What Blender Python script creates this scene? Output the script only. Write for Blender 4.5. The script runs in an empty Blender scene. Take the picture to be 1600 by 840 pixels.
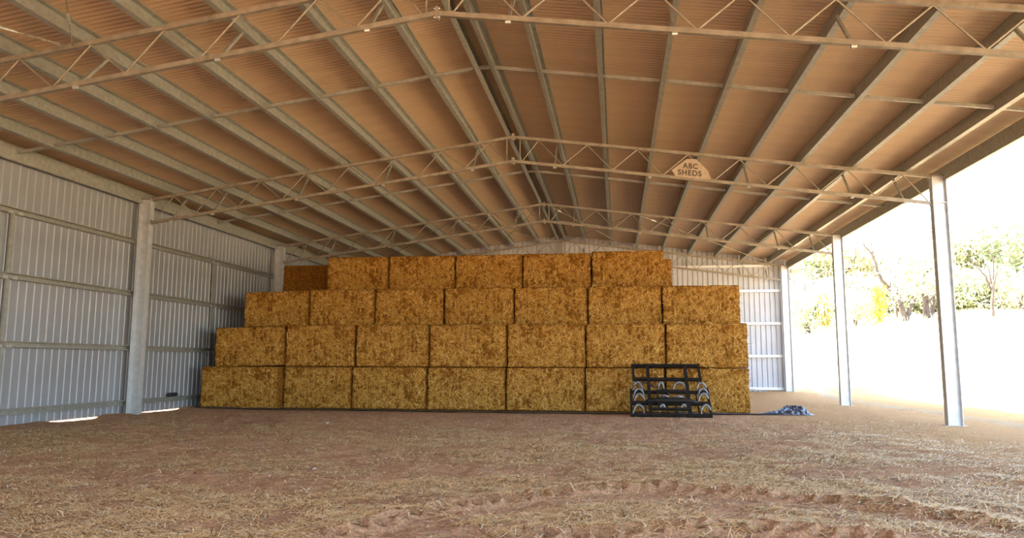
import bpy, math, random
import numpy as np
from mathutils import Vector, Matrix, noise

random.seed(7)
rng = np.random.default_rng(11)
S = bpy.context.scene
COL = S.collection

# ------------------------------------------------------------------ camera, sky, sun, exposure
YAW, PITCH, ROLL, FPX = 0.13957, 0.12557, 0.00296, 1164.97
CAM = np.array([13.204, 0.0, 1.45])
_cy, _sy, _cp, _sp = math.cos(YAW), math.sin(YAW), math.cos(PITCH), math.sin(PITCH)
_f = np.array([-_sy*_cp, _cy*_cp, _sp]); _r0 = np.array([_cy, _sy, 0.0]); _u0 = np.cross(_r0, _f)
_r = math.cos(ROLL)*_r0 + math.sin(ROLL)*_u0; _u = -math.sin(ROLL)*_r0 + math.cos(ROLL)*_u0
cd = bpy.data.cameras.new('camera'); cam = bpy.data.objects.new('camera', cd); COL.objects.link(cam)
cd.sensor_width = 36; cd.lens = FPX/1600*36; cd.clip_end = 1000
cam.matrix_world = Matrix(((_r[0], _u[0], -_f[0], CAM[0]), (_r[1], _u[1], -_f[1], CAM[1]), (_r[2], _u[2], -_f[2], CAM[2]), (0, 0, 0, 1)))
S.camera = cam

SUN_ELEV, SUN_FROM = math.radians(62), math.radians(185)     # sun stands high beyond the walled (left) side, a little behind the camera
world = bpy.data.worlds.new('sky'); S.world = world; world.use_nodes = True
wn = world.node_tree.nodes; wl = world.node_tree.links
bg = wn['Background']; sky = wn.new('ShaderNodeTexSky'); sky.sky_type = 'NISHITA'; sky.sun_disc = False
sky.sun_elevation = SUN_ELEV; sky.sun_rotation = math.radians(90) - SUN_FROM; sky.air_density = 1.0; sky.dust_density = 2.2; sky.ozone_density = 1.0
wl.new(sky.outputs[0], bg.inputs[0]); bg.inputs[1].default_value = 0.28
sl = bpy.data.lights.new('sun', 'SUN'); sun = bpy.data.objects.new('sun', sl); COL.objects.link(sun)
sl.energy = 7.0; sl.angle = math.radians(0.6); sl.color = (1.0, 0.95, 0.87)
_sd = Vector((math.cos(SUN_FROM)*math.cos(SUN_ELEV), math.sin(SUN_FROM)*math.cos(SUN_ELEV), math.sin(SUN_ELEV)))
sun.rotation_euler = _sd.to_track_quat('Z', 'Y').to_euler(); sun.location = (-20, -10, 40)
S.view_settings.view_transform = 'Standard'; S.view_settings.look = 'None'
S.view_settings.exposure = 2.78; S.view_settings.gamma = 1.0; S.view_settings.use_curve_mapping = False
S.cycles.max_bounces = 10; S.cycles.diffuse_bounces = 7; S.cycles.glossy_bounces = 4

# ------------------------------------------------------------------ helpers
def ray(u, v): return _f + _r*((u-800)/FPX) - _u*((v-420)/FPX)
def onY(u, v, Y):
    q = ray(u, v); t = (Y-CAM[1])/q[1]; return CAM + q*t

def rgb(*c): return (*c, 1.0)
def nodes(name):
    m = bpy.data.materials.new(name); m.use_nodes = True
    return m, m.node_tree.nodes, m.node_tree.links, m.node_tree.nodes['Principled BSDF']
def ramp(n, l, src, stops):
    r = n.new('ShaderNodeValToRGB'); e = r.color_ramp.elements
    while len(e) < len(stops): e.new(0.5)
    for k, (p, c) in enumerate(stops): e[k].position = p; e[k].color = rgb(*c)
    l.new(src, r.inputs[0]); return r.outputs[0]
def tex(n, l, scale, detail=4, rough=0.55, stretch=(1, 1, 1), obj=True, dist=0.0):
    tc = n.new('ShaderNodeTexCoord'); mp = n.new('ShaderNodeMapping'); mp.inputs['Scale'].default_value = stretch
    l.new(tc.outputs['Object' if obj else 'Generated'], mp.inputs[0])
    t = n.new('ShaderNodeTexNoise'); t.inputs['Scale'].default_value = scale; t.inputs['Detail'].default_value = detail
    t.inputs['Roughness'].default_value = rough; t.inputs['Distortion'].default_value = dist
    l.new(mp.outputs[0], t.inputs['Vector']); return t.outputs['Fac']
def bump(n, l, b, src, s, d=0.02):
    k = n.new('ShaderNodeBump'); k.inputs['Strength'].default_value = s; k.inputs['Distance'].default_value = d
    l.new(src, k.inputs['Height']); l.new(k.outputs[0], b.inputs['Normal'])
def mixc(n, l, fac, a, b, mode='MIX'):
    m = n.new('ShaderNodeMix'); m.data_type = 'RGBA'; m.blend_type = mode
    for i, s in ((0, fac), (6, a), (7, b)):
        if isinstance(s, (int, float)): m.inputs[i].default_value = s
        elif isinstance(s, tuple): m.inputs[i].default_value = rgb(*s)
        else: l.new(s, m.inputs[i])
    return m.outputs[2]

def mat_noise(name, stops, scale, rough=0.6, metal=0.0, stretch=(1, 1, 1), bmp=0.0, spec=0.5, detail=5):
    m, n, l, b = nodes(name)
    t = tex(n, l, scale, detail, stretch=stretch)
    l.new(ramp(n, l, t, stops), b.inputs['Base Color'])
    b.inputs['Roughness'].default_value = rough; b.inputs['Metallic'].default_value = metal; b.inputs['Specular IOR Level'].default_value = spec
    if bmp: bump(n, l, b, t, bmp)
    return m
def mat_island(name, stops, rough=0.7, transl=0.0, spec=0.2):
    m, n, l, b = nodes(name)
    g = n.new('ShaderNodeNewGeometry')
    c = ramp(n, l, g.outputs['Random Per Island'], stops)
    l.new(c, b.inputs['Base Color']); b.inputs['Roughness'].default_value = rough; b.inputs['Specular IOR Level'].default_value = spec
    if transl:
        tr = n.new('ShaderNodeBsdfTranslucent'); l.new(c, tr.inputs[0]); ms = n.new('ShaderNodeMixShader'); ms.inputs[0].default_value = transl
        l.new(b.outputs[0], ms.inputs[1]); l.new(tr.outputs[0], ms.inputs[2]); l.new(ms.outputs[0], n['Material Output'].inputs[0])
    return m

M = {}
M['galv'] = mat_noise('galvanised_steel', [(0.3, (0.25, 0.245, 0.21)), (0.7, (0.36, 0.355, 0.305))], 9, 0.42, 0.3)
M['truss'] = mat_noise('truss_steel', [(0.3, (0.20, 0.17, 0.125)), (0.7, (0.33, 0.285, 0.215))], 7, 0.5, 0.25)
M['column'] = mat_noise('column_steel', [(0.3, (0.46, 0.48, 0.485)), (0.7, (0.60, 0.62, 0.625))], 6, 0.40, 0.4)
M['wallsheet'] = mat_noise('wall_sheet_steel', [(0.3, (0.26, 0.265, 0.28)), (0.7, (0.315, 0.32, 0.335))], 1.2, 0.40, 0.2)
M['roofsheet'] = mat_noise('roof_sheet_steel', [(0.3, (0.47, 0.33, 0.205)), (0.7, (0.54, 0.385, 0.245))], 0.9, 0.55, 0.05, stretch=(0.3, 2.5, 1))
M['bolt'] = mat_noise('bright_zinc', [(0.3, (0.42, 0.42, 0.40)), (0.7, (0.55, 0.55, 0.52))], 20, 0.35, 0.5)
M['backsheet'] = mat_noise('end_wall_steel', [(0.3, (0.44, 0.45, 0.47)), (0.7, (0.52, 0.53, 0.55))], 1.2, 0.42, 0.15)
M['backgirt'] = mat_noise('lit_girt_steel', [(0.3, (0.74, 0.75, 0.76)), (0.7, (0.84, 0.85, 0.86))], 6, 0.4, 0.1)  # end wall girts paler than the others: their lit look put into colour
M['rust'] = mat_noise('concrete', [(0.3, (0.50, 0.48, 0.44)), (0.7, (0.66, 0.63, 0.58))], 12, 0.9)
M['black'] = mat_noise('black_painted_steel', [(0.35, (0.012, 0.011, 0.010)), (0.75, (0.024, 0.019, 0.015))], 14, 0.55, 0.0, spec=0.2)
M['tine'] = mat_noise('worn_grey_steel', [(0.3, (0.10, 0.10, 0.10)), (0.7, (0.30, 0.30, 0.29))], 18, 0.4, 0.5)
M['rubber'] = mat_noise('black_rubber', [(0.3, (0.012, 0.012, 0.014)), (0.7, (0.03, 0.03, 0.034))], 14, 0.55)
M['plastic'] = mat_noise('dark_plastic_film', [(0.35, (0.035, 0.042, 0.055)), (0.7, (0.10, 0.115, 0.14))], 6, 0.3, spec=0.6)
M['sign'] = mat_noise('sign_plate', [(0.3, (0.38, 0.30, 0.205)), (0.7, (0.46, 0.37, 0.26))], 6, 0.5, 0.1)
M['letter'] = mat_noise('dark_lettering', [(0.3, (0.06, 0.045, 0.03)), (0.7, (0.09, 0.065, 0.045))], 9, 0.7)
M['stone'] = mat_noise('pale_stone', [(0.3, (0.30, 0.23, 0.17)), (0.7, (0.45, 0.37, 0.29))], 14, 0.9, bmp=0.3)
M['straw'] = mat_island('bale_straw_strands', [(0.0, (0.22, 0.085, 0.008)), (0.35, (0.46, 0.215, 0.025)), (0.75, (0.66, 0.37, 0.07)), (1.0, (0.88, 0.62, 0.22))], 0.6, 0.15)
M['litter'] = mat_island('loose_straw_strands', [(0.0, (0.08, 0.04, 0.015)), (0.08, (0.12, 0.06, 0.025)), (0.12, (0.50, 0.29, 0.10)), (0.35, (0.82, 0.57, 0.24)), (0.75, (0.95, 0.76, 0.41)), (1.0, (0.98, 0.91, 0.68))], 0.6, 0.1)
M['drygrass'] = mat_island('dry_grass_blades', [(0.0, (0.52, 0.46, 0.26)), (0.5, (0.68, 0.62, 0.40)), (1.0, (0.60, 0.62, 0.34))], 0.8, 0.3)
M['bark'] = mat_noise('bark', [(0.3, (0.045, 0.035, 0.03)), (0.7, (0.12, 0.095, 0.08))], 3, 0.9, stretch=(3, 3, 0.6))
M['leaf_green'] = mat_island('grey_green_leaves', [(0.0, (0.26, 0.30, 0.16)), (0.5, (0.38, 0.42, 0.26)), (1.0, (0.52, 0.54, 0.37))], 0.6, 0.5)
M['leaf_yellow'] = mat_island('yellow_leaves', [(0.0, (0.46, 0.42, 0.24)), (0.5, (0.58, 0.54, 0.33)), (1.0, (0.66, 0.62, 0.42))], 0.6, 0.4)
M['leaf_gold'] = mat_island('golden_sapling_leaves', [(0.0, (0.22, 0.22, 0.02)), (0.5, (0.40, 0.34, 0.03)), (1.0, (0.52, 0.38, 0.06))], 0.6, 0.4)

def mat_bale():
    m, n, l, b = nodes('packed_straw')
    a = tex(n, l, 26, 6, 0.7, (1, 1, 0.7), dist=1.2); f = tex(n, l, 2.2, 4, 0.6); s = tex(n, l, 70, 3, 0.7, (0.5, 0.5, 1.2), dist=2.0)
    c1 = ramp(n, l, a, [(0.34, (0.035, 0.011, 0.001)), (0.46, (0.22, 0.085, 0.008)), (0.58, (0.42, 0.19, 0.022)), (0.74, (0.70, 0.40, 0.085))])  # near-black lows: shade in the gaps between straw clumps put into the colour
    c2 = ramp(n, l, s, [(0.3, (0.45, 0.40, 0.34)), (0.65, (1.0, 1.0, 1.0))])
    c3 = ramp(n, l, f, [(0.3, (0.78, 0.70, 0.62)), (0.7, (1.0, 1.0, 1.0))])
    c = mixc(n, l, 1.0, mixc(n, l, 0.75, c1, c2, 'MULTIPLY'), c3, 'MULTIPLY')
    l.new(c, b.inputs['Base Color']); b.inputs['Roughness'].default_value = 0.85; b.inputs['Specular IOR Level'].default_value = 0.15
    bump(n, l, b, a, 0.9, 0.03); return m
M['bale'] = mat_bale()

def mat_ground():
    m, n, l, b = nodes('red_earth_and_paddock')
    big = tex(n, l, 0.35, 4); mid = tex(n, l, 3.0, 6, 0.65); fine = tex(n, l, 38, 5, 0.7); grit = tex(n, l, 120, 2, 0.7)
    soil = ramp(n, l, mid, [(0.3, (0.58, 0.315, 0.165)), (0.55, (0.74, 0.43, 0.24)), (0.75, (0.84, 0.54, 0.33))])
    soil = mixc(n, l, 0.8, soil, ramp(n, l, fine, [(0.32, (0.28, 0.24, 0.21)), (0.5, (0.95, 0.95, 0.95)), (0.7, (1.45, 1.4, 1.3))]), 'MULTIPLY')
    soil = mixc(n, l, 0.35, soil, ramp(n, l, big, [(0.35, (0.75, 0.7, 0.66)), (0.65, (1.15, 1.12, 1.05))]), 'MULTIPLY')
    at = n.new('ShaderNodeAttribute'); at.attribute_name = 'cover'
    sep = n.new('ShaderNodeSeparateColor'); l.new(at.outputs['Color'], sep.inputs[0])
    straw = ramp(n, l, fine, [(0.3, (0.60, 0.38, 0.19)), (0.6, (0.84, 0.63, 0.34)), (0.8, (0.93, 0.76, 0.48))])
    c = mixc(n, l, sep.outputs[0], soil, straw)
    clay = ramp(n, l, fine, [(0.3, (0.64, 0.33, 0.12)), (0.7, (0.86, 0.52, 0.24))])
    c = mixc(n, l, sep.outputs[1], c, clay)
    pad = ramp(n, l, mid, [(0.3, (0.58, 0.43, 0.23)), (0.7, (0.70, 0.55, 0.33))])
    c = mixc(n, l, sep.outputs[2], c, pad)
    l.new(c, b.inputs['Base Color']); b.inputs['Roughness'].default_value = 0.95; b.inputs['Specular IOR Level'].default_value = 0.1
    ad = n.new('ShaderNodeMath'); ad.operation = 'ADD'; l.new(fine, ad.inputs[0]); l.new(grit, ad.inputs[1])
    bump(n, l, b, ad.outputs[0], 0.9, 0.045); return m
M['ground'] = mat_ground()

class MB:
    def __init__(s): s.v = []; s.f = []
    def add(s, vs, fs):
        o = len(s.v); s.v += [tuple(map(float, p)) for p in vs]; s.f += [tuple(i+o for i in q) for q in fs]; return s
    def box(s, x0, x1, y0, y1, z0, z1):
        return s.add([(x0,y0,z0),(x1,y0,z0),(x1,y1,z0),(x0,y1,z0),(x0,y0,z1),(x1,y0,z1),(x1,y1,z1),(x0,y1,z1)],
                     [(0,3,2,1),(4,5,6,7),(0,1,5,4),(1,2,6,5),(2,3,7,6),(3,0,4,7)])
    def bar(s, a, b, w, h, up=(0, 0, 1)):
        a = Vector(a); b = Vector(b); d = (b-a).normalized(); up = Vector(up); sd = d.cross(up).normalized(); up = sd.cross(d)
        vs = [p + sd*i*w/2 + up*j*h/2 for p in (a, b) for i, j in ((-1,-1),(1,-1),(1,1),(-1,1))]
        return s.add(vs, [(0,1,2,3),(7,6,5,4),(0,4,5,1),(1,5,6,2),(2,6,7,3),(3,7,4,0)])
    def tube(s, pts, r, n=8, cap=True):
        pts = [Vector(p) for p in pts]; rs = r if isinstance(r, (list, tuple)) else [r]*len(pts)
        vs = []; fs = []; prev = None
        for i, p in enumerate(pts):
            d = (pts[min(i+1, len(pts)-1)] - pts[max(i-1, 0)]).normalized()
            if prev is None: prev = d.orthogonal().normalized()
            prev = (prev - d*prev.dot(d)).normalized(); q = d.cross(prev)
            vs += [p + (prev*math.cos(2*math.pi*k/n) + q*math.sin(2*math.pi*k/n))*rs[i] for k in range(n)]
        for i in range(len(pts)-1):
            for k in range(n): fs.append((i*n+k, i*n+(k+1) % n, (i+1)*n+(k+1) % n, (i+1)*n+k))
        if cap: fs += [tuple(range(n-1, -1, -1)), tuple(range((len(pts)-1)*n, len(pts)*n))]
        return s.add(vs, fs)
    def prism(s, poly, a0, a1, axis):          # polygon in the plane normal to axis, run from a0 to a1
        n = len(poly)
        def P(p, a): return {0: (a, p[0], p[1]), 1: (p[0], a, p[1]), 2: (p[0], p[1], a)}[axis]
        return s.add([P(p, a0) for p in poly] + [P(p, a1) for p in poly],
                     [tuple(range(n)), tuple(range(2*n-1, n-1, -1))] + [(i, i+n, (i+1) % n+n, (i+1) % n) for i in range(n)])
    def mesh(s, name, m, smooth=False, off=(0, 0, 0)):
        me = bpy.data.meshes.new(name); me.from_pydata([(p[0]-off[0], p[1]-off[1], p[2]-off[2]) for p in s.v], [], s.f)
        if smooth: me.polygons.foreach_set('use_smooth', [True]*len(me.polygons))
        me.materials.append(m); me.validate(); me.update(); return me
    def build(s, name, m, parent=None, smooth=False):
        off = world_loc(parent) if parent else (0, 0, 0)
        return link(name, s.mesh(name, m, smooth, off), parent)
def world_loc(o):
    v = Vector((0, 0, 0))
    while o: v += o.location; o = o.parent
    return v
def link(name, me, parent=None, loc=(0, 0, 0)):
    o = bpy.data.objects.new(name, me); COL.objects.link(o); o.location = loc
    if parent: o.parent = parent
    return o
def tag(o, label=None, cat=None, group=None, kind=None):
    for k, v in (('label', label), ('category', cat), ('group', group), ('kind', kind)):
        if v: o[k] = v
    return o
def thing(name, loc, label=None, cat=None, group=None, kind=None): return tag(link(name, None, None, loc), label, cat, group, kind)
def copy_tree(o, parent=None):
    c = o.copy(); COL.objects.link(c); c.parent = parent
    for ch in list(o.children): copy_tree(ch, c)
    return c
def np_mesh(name, verts, quads, m, smooth=False):
    me = bpy.data.meshes.new(name); nq = len(quads)
    me.vertices.add(len(verts)); me.vertices.foreach_set('co', np.asarray(verts, np.float32).ravel())
    me.loops.add(nq*4); me.loops.foreach_set('vertex_index', np.asarray(quads, np.int32).ravel())
    me.polygons.add(nq); me.polygons.foreach_set('loop_start', np.arange(0, nq*4, 4, dtype=np.int32))
    if smooth: me.polygons.foreach_set('use_smooth', np.ones(nq, bool))
    me.materials.append(m); me.update(calc_edges=True); me.validate(); return me
def hash2(ix, iy):
    h = (ix.astype(np.int64)*374761393 + iy.astype(np.int64)*668265263) & 0xffffffff
    h = ((h ^ (h >> 13))*1274126177) & 0xffffffff
    return ((h ^ (h >> 16)) & 0xffff)/65535.0
def vnoise(x, y):
    ix = np.floor(x); iy = np.floor(y); fx = x-ix; fy = y-iy; fx = fx*fx*(3-2*fx); fy = fy*fy*(3-2*fy)
    a = hash2(ix, iy); b = hash2(ix+1, iy); c = hash2(ix, iy+1); d = hash2(ix+1, iy+1)
    return (a*(1-fx)+b*fx)*(1-fy) + (c*(1-fx)+d*fx)*fy
def fbm(x, y, o=4):
    t = 0; a = 0.5; n = 0
    for k in range(o): t = t+a*vnoise(x*2**k+17*k, y*2**k+31*k); n += a; a *= 0.5
    return t/n
def sstep(a, b, x): t = np.clip((x-a)/(b-a), 0, 1); return t*t*(3-2*t)

# ------------------------------------------------------------------ shed dimensions (metres)
W = 21.0; BAY = 8.657; F = [19.451-8.66, 19.451, 19.451+BAY, 19.451+2*BAY]
ZT, ZB, ZRT, ZRB = 6.109, 5.426, 7.532, 6.860
SL = (ZRT-ZT)/(W/2)
Y_FRONT, Y_BACK = F[0]-2*BAY-.25, F[3]+0.33  # front reaches an extra unseen bay past the camera to dim frontal light
def ztop(x): return ZT + SL*min(x, W-x)
def zbot(x): return ZB + (ZRB-ZB)*min(x, W-x)/(W/2)

# ------------------------------------------------------------------ ground (dirt floor and the paddock outside)
TRACKS = [[(10.6,5.6),(10.91,6.29),(11.1,6.72),(11.3,7.2),(11.61,7.66),(12.07,8.13),(12.59,8.56),(13.0,8.8),(13.44,8.95)],
          [(13.6,9.0),(14.01,8.95),(14.37,8.9),(14.95,8.69),(15.4,8.55),(15.85,8.35),(16.2,8.04),(16.62,7.58)],
          [(12.4,6.35),(12.89,6.59),(13.3,6.75),(13.71,6.87),(14.1,7.0),(14.45,7.02),(14.93,6.86),(15.5,6.7)],
          [(1.0,16.6),(2.4,17.2),(4.0,17.9),(5.6,18.6)], [(0.6,15.3),(2.6,16.2),(4.4,17.0),(6.2,17.7)], [(1.6,14.2),(3.4,15.2),(5.4,16.3)],
          [(6.0,8.0),(7.6,9.4),(9.2,10.5),(11,11.3)]]
PITS = []
for ti, t in enumerate(TRACKS):
    step = 0.19 if ti < 3 else 0.3
    for (xa, ya), (xb, yb) in zip(t, t[1:]):
        L = math.hypot(xb-xa, yb-ya); k = max(1, int(L/step))
        for i in range(k):
            q = (i+random.uniform(-.15, .15))/k; nx, ny = -(yb-ya)/L, (xb-xa)/L; o = random.uniform(-.04, .05)+(.07 if ti < 3 else 0)
            PITS.append((xa+(xb-xa)*q+nx*o, ya+(yb-ya)*q+ny*o, random.uniform(.06, .085)*(1 if ti < 3 else 1.15), random.uniform(.09, .13)*(1 if ti < 3 else .5)))
            if ti == 2 or ti > 2: PITS.append((xa+(xb-xa)*(q+.08)+nx*(o+.24), ya+(yb-ya)*(q+.08)+ny*(o+.24), .07, random.uniform(.02, .055)))
def track_side(x, y, ti):                    # signed distance from a wheel track, positive on its far bank
    best = np.full(x.shape, 9.0); sg = np.full(x.shape, 9.0)
    for (xa, ya), (xb, yb) in zip(TRACKS[ti], TRACKS[ti][1:]):
        q = (np.abs(x-(xa+xb)/2) < 1.6) & (np.abs(y-(ya+yb)/2) < 1.6)
        if not q.any(): continue
        L = math.hypot(xb-xa, yb-ya); ux, uy = (xb-xa)/L, (yb-ya)/L; t = np.clip((x[q]-xa)*ux+(y[q]-ya)*uy, 0, L)
        dx = x[q]-xa-t*ux; dy = y[q]-ya-t*uy; dd = np.hypot(dx, dy); up = dd < best[q]
        b = best[q]; b[up] = dd[up]; best[q] = b; g = sg[q]; g[up] = (np.sign(-dx*uy+dy*ux)*dd)[up]; sg[q] = g
    return sg
def ground_z(x, y):
    x = np.asarray(x, float); y = np.asarray(y, float)
    inside = sstep(-1, .5, x)*sstep(26, 22, x)
    z = (fbm(x*.45, y*.45, 4)-.5)*.16 + (fbm(x*2.3+9, y*2.3, 4)-.5)*.075 + (fbm(x*8, y*8+5, 3)-.5)*.045*(.4+1.2*fbm(x*.8+40, y*.8, 2))
    flat = np.maximum(sstep(20.0, 21.6, y)*sstep(20.2, 19.2, x)*sstep(34, 30, y), np.exp(-((x-21.2)/.7)**2))      # trodden level under the stack and at the columns
    z = z*(1-flat)
    near = (y < 21)
    for px, py, pr, pd in PITS:
        s = near & (np.abs(x-px) < 4*pr) & (np.abs(y-py) < 4*pr)
        if s.any():
            d2 = ((x[s]-px)**2 + (y[s]-py)**2)/pr**2
            z[s] += -pd*np.exp(-d2*d2) + .35*pd*np.exp(-((np.sqrt(d2)-1.6)/.5)**2)
    for ti in range(3):                       # pressed rut floor in front of a notched bank
        sg = track_side(x, y, ti); z = z - .022*sstep(-.7, -.45, sg)*sstep(.08, -.06, sg) + .026*np.exp(-((sg-.17)/.12)**2)
    lw = sstep(1.2, -.2, x)*sstep(24, 19, y)
    z = z*(1-.6*np.exp(-((x+.5)/.5)**2)) + np.exp(-((x+.5)/.4)**2)*(.045+.03*(fbm(x*3, y*3, 2)-.5) - .072*np.maximum(sstep(16.4, 17.0, y)*sstep(18.7, 18.3, y), sstep(19.8, 20.1, y)*sstep(22.4, 22.1, y)))*sstep(1.0, -.2, x)
    # drift of earth against the end wall and ruts on the apron outside the columns
    z = z + .10*np.exp(-((x-20.6)/1.6)**2-((y-36.2)/1.1)**2)
    z = z + .06*(fbm(x*.9+3, y*.5, 3)-.5)*sstep(21.6, 22.6, x)*sstep(30, 25, x)
    dx = np.maximum(np.maximum(x-21.6, -.6-x), 0); dy = np.maximum(y-37.2, 0); dist = np.sqrt(dx*dx*(x > 10) + dy*dy)
    r = np.maximum((y-30)*.9 + (x-26)*.4, 0)*sstep(22, 30, np.maximum(x, y-10)); hill = .126*(np.sqrt(r*r+16)-4)
    hill = 7.6-np.log1p(np.exp(np.clip((7.6-hill)*1.2, -30, 30)))/1.2   # the rise levels out under the trees
    z = z + hill + (fbm(x*.12, y*.12, 3)-.5)*.8*sstep(8, 25, dist)
    return z
def straw_density(x, y):
    n1 = fbm(x*.55+4, y*.8+2, 4); n2 = fbm(x*2.1, y*2.6+8, 3)
    d = sstep(.40, .62, n1*.65+n2*.35)
    d = d*sstep(19.5, 10.5, y)*.85 + .22*sstep(22, 16, y)*sstep(.3, .6, n2)
    rut = np.zeros_like(d)                     # bare wheel ruts pressed through the straw
    for ti in range(3):
        sg = track_side(x, y, ti); rut = np.maximum(rut, sstep(-.62, -.5, sg)*sstep(.02, -.05, sg))
    rut = np.maximum(rut, np.exp(-((np.abs(np.hypot(x-6.5, y-20.0)-11.0))/.45)**2))
    d = d*(1-.8*rut)
    d = d*sstep(21.5, 17.0, x+.08*(y-8))*sstep(-.3, 1.5, x)
    for px, py, pr, pd in PITS:
        q = (np.abs(x-px) < .2) & (np.abs(y-py) < .2); d[q] *= 1-.9*np.exp(-(((x[q]-px)**2+(y[q]-py)**2)/(pr*.95)**2)**2)
    near = sstep(10.5, 7.0, y); d0 = d; d = np.clip(d + .42*near*n2*(1-rut)*(d > .02), 0, 1)
    return d
def axis(segs):
    out = []
    for a, b, h in segs: out += list(np.arange(a, b, h))
    return np.array(out + [segs[-1][1]])
gx = axis([(-160, -30, 10), (-30, -6, 3), (-6, -1.5, .5), (-1.5, 1, .1), (1, 5, .09), (5, 10.4, .055), (10.4, 16.9, .028), (16.9, 19.5, .055), (19.5, 27, .1), (27, 40, .5), (40, 90, 2), (90, 240, 10)])
gy = axis([(-120, -20, 8), (-20, 2, 1.5), (2, 5.4, .3), (5.4, 9.6, .028), (9.6, 10, .05), (10, 14, .08), (14, 24, .1), (24, 40, .16), (40, 60, .6), (60, 130, 2), (130, 320, 10)])
GX, GY = np.meshgrid(gx, gy); gxx = GX.ravel(); gyy = GY.ravel(); gzz = ground_z(gxx, gyy)
nxg, nyg = len(gx), len(gy); ii = (np.arange(nyg-1)[:, None]*nxg + np.arange(nxg-1)[None, :]).ravel()
gme = np_mesh('ground', np.c_[gxx, gyy, gzz], np.c_[ii, ii+1, ii+1+nxg, ii+nxg], M['ground'], True)
ca = gme.color_attributes.new('cover', 'FLOAT_COLOR', 'POINT')
sd_ = straw_density(gxx, gyy)*.6*(0.15+0.85*sstep(8, 17, gyy))
clay = sstep(15.0, 20.5, gxx + .16*(gyy-14) + 1.6*(fbm(gxx*.5, gyy*.5, 3)-.5))
pad = np.maximum(sstep(24.6, 26.4, gxx + 1.8*(fbm(gxx*.4, gyy*.4+7, 3)-.5)), sstep(38, 40.5, gyy + 2*(fbm(gxx*.4+3, gyy*.4, 3)-.5)))
pad = np.maximum(pad, .75*np.exp(-((gxx-22.55-.25*np.sin(gyy*.35))/.35)**2)*sstep(14, 18, gyy))
pad = np.maximum(pad, sstep(-1.5, -3.5, gxx)*.6)*np.maximum(sstep(-4, 3, gyy), sstep(26, 40, gxx))
ca.data.foreach_set('color', np.c_[sd_, clay, pad, np.ones_like(pad)].astype(np.float32).ravel())
tag(link('ground', gme), 'reddish brown dirt floor running out to a pale dry paddock', None, None, 'structure')

# ------------------------------------------------------------------ strands
def strands(name, base, dirs, normals, length, width, sag, m):
    """bent ribbons: base point, direction along, surface normal"""
    n = len(base); dirs = dirs/np.linalg.norm(dirs, axis=1, keepdims=True)
    side = np.cross(dirs, normals); side /= np.maximum(np.linalg.norm(side, axis=1, keepdims=True), 1e-6); side = side*(width/2)[:, None]
    p0 = base; p1 = base + dirs*(length*.5)[:, None] + normals*(sag)[:, None]; p2 = base + dirs*length[:, None]
    v = np.stack([p0-side, p0+side, p1-side, p1+side, p2-side*.6, p2+side*.6], 1).reshape(-1, 3)
    o = (np.arange(n)*6)[:, None]; q = np.concatenate([o+np.array([[0, 1, 3, 2]]), o+np.array([[2, 3, 5, 4]])], 1).reshape(-1, 4)
    return np_mesh(name, v, q, m)

N = 600000
sx = rng.uniform(-.2, 21, N); sy = 5.4 + (22-5.4)*rng.uniform(0, 1, N)**1.6
keep = rng.uniform(0, 1, N) < straw_density(sx, sy)*.95*sstep(26, 7, sy)**.4 + .035
keep &= (sx > .2) & (sx < 20.75) & (sy < 21.35) & ~((sx > 13.35) & (sx < 15.95) & (sy > 20.7)) & (np.hypot(sx-9.05, sy-10.05) > .2) & (np.hypot(sx-6.35, sy-17.3) > .2)
sx = sx[keep][:220000]; sy = sy[keep][:220000]; n = len(sx)
an = rng.normal(0.15, .85, n); dr = np.c_[np.cos(an), np.sin(an), rng.normal(.02, .10, n)]
ln = rng.gamma(3.2, .028, n)+.025; wd = rng.uniform(.004, .0095, n)*(1+np.clip(sy-8, 0, 12)*.05)
sz = ground_z(sx, sy)+rng.uniform(.002, .022, n)
lit = strands('loose_straw', np.c_[sx, sy, sz]-dr*ln[:, None]*.5, dr, np.tile([0., 0., 1.], (n, 1)), ln, wd, rng.uniform(.0, .018, n), M['litter'])
tag(link('loose_straw', lit), 'loose golden straw littered over the dirt floor', 'straw', None, 'stuff')

# ------------------------------------------------------------------ ceiling: roof sheets, purlins, bridging, bracing rods
ceiling = thing('ceiling', (W/2, Y_FRONT, ZRT), 'underside of the gabled corrugated metal roof with steel purlins', None, None, 'structure')
ROOF_OFF = 0.04+0.312
def sheet_profile(n, pitch, rib, depth):
    pts = []
    for k in range(n):
        a = k*pitch; g = (pitch-rib)/2
        pts += [(a, 0), (a+g-.018, 0), (a+g, depth), (a+g+rib, depth), (a+g+rib+.018, 0)]
    return pts + [(n*pitch, 0)]
SHEET = 0.72; x_eave = -0.72
def roof_sheet_mesh(side):
    mb = MB(); pr = []
    for k in range(19): pr.append((k*SHEET/18, .007*math.cos(math.pi*2*k/3)))
    vs = []; xs = [x_eave, W/2]
    for p, dz in pr:
        for x in xs:
            X = x if side < 0 else W-x
            vs.append((X-W/2, p, ZT+SL*x+ROOF_OFF+dz-ZRT))
    fs = [((2*i, 2*i+1, 2*i+3, 2*i+2) if side > 0 else (2*i, 2*i+2, 2*i+3, 2*i+1)) for i in range(len(pr)-1)]
    mb.add(vs, fs); return mb.mesh('roof_sheet', M['roofsheet'])
rsm = {s: roof_sheet_mesh(s) for s in (-1, 1)}
nsh = int(math.ceil((Y_BACK+.15-Y_FRONT)/SHEET))
for s in (-1, 1):
    for k in range(nsh): link('roof_sheet', rsm[s], ceiling, (0, k*SHEET, 0))
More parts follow.
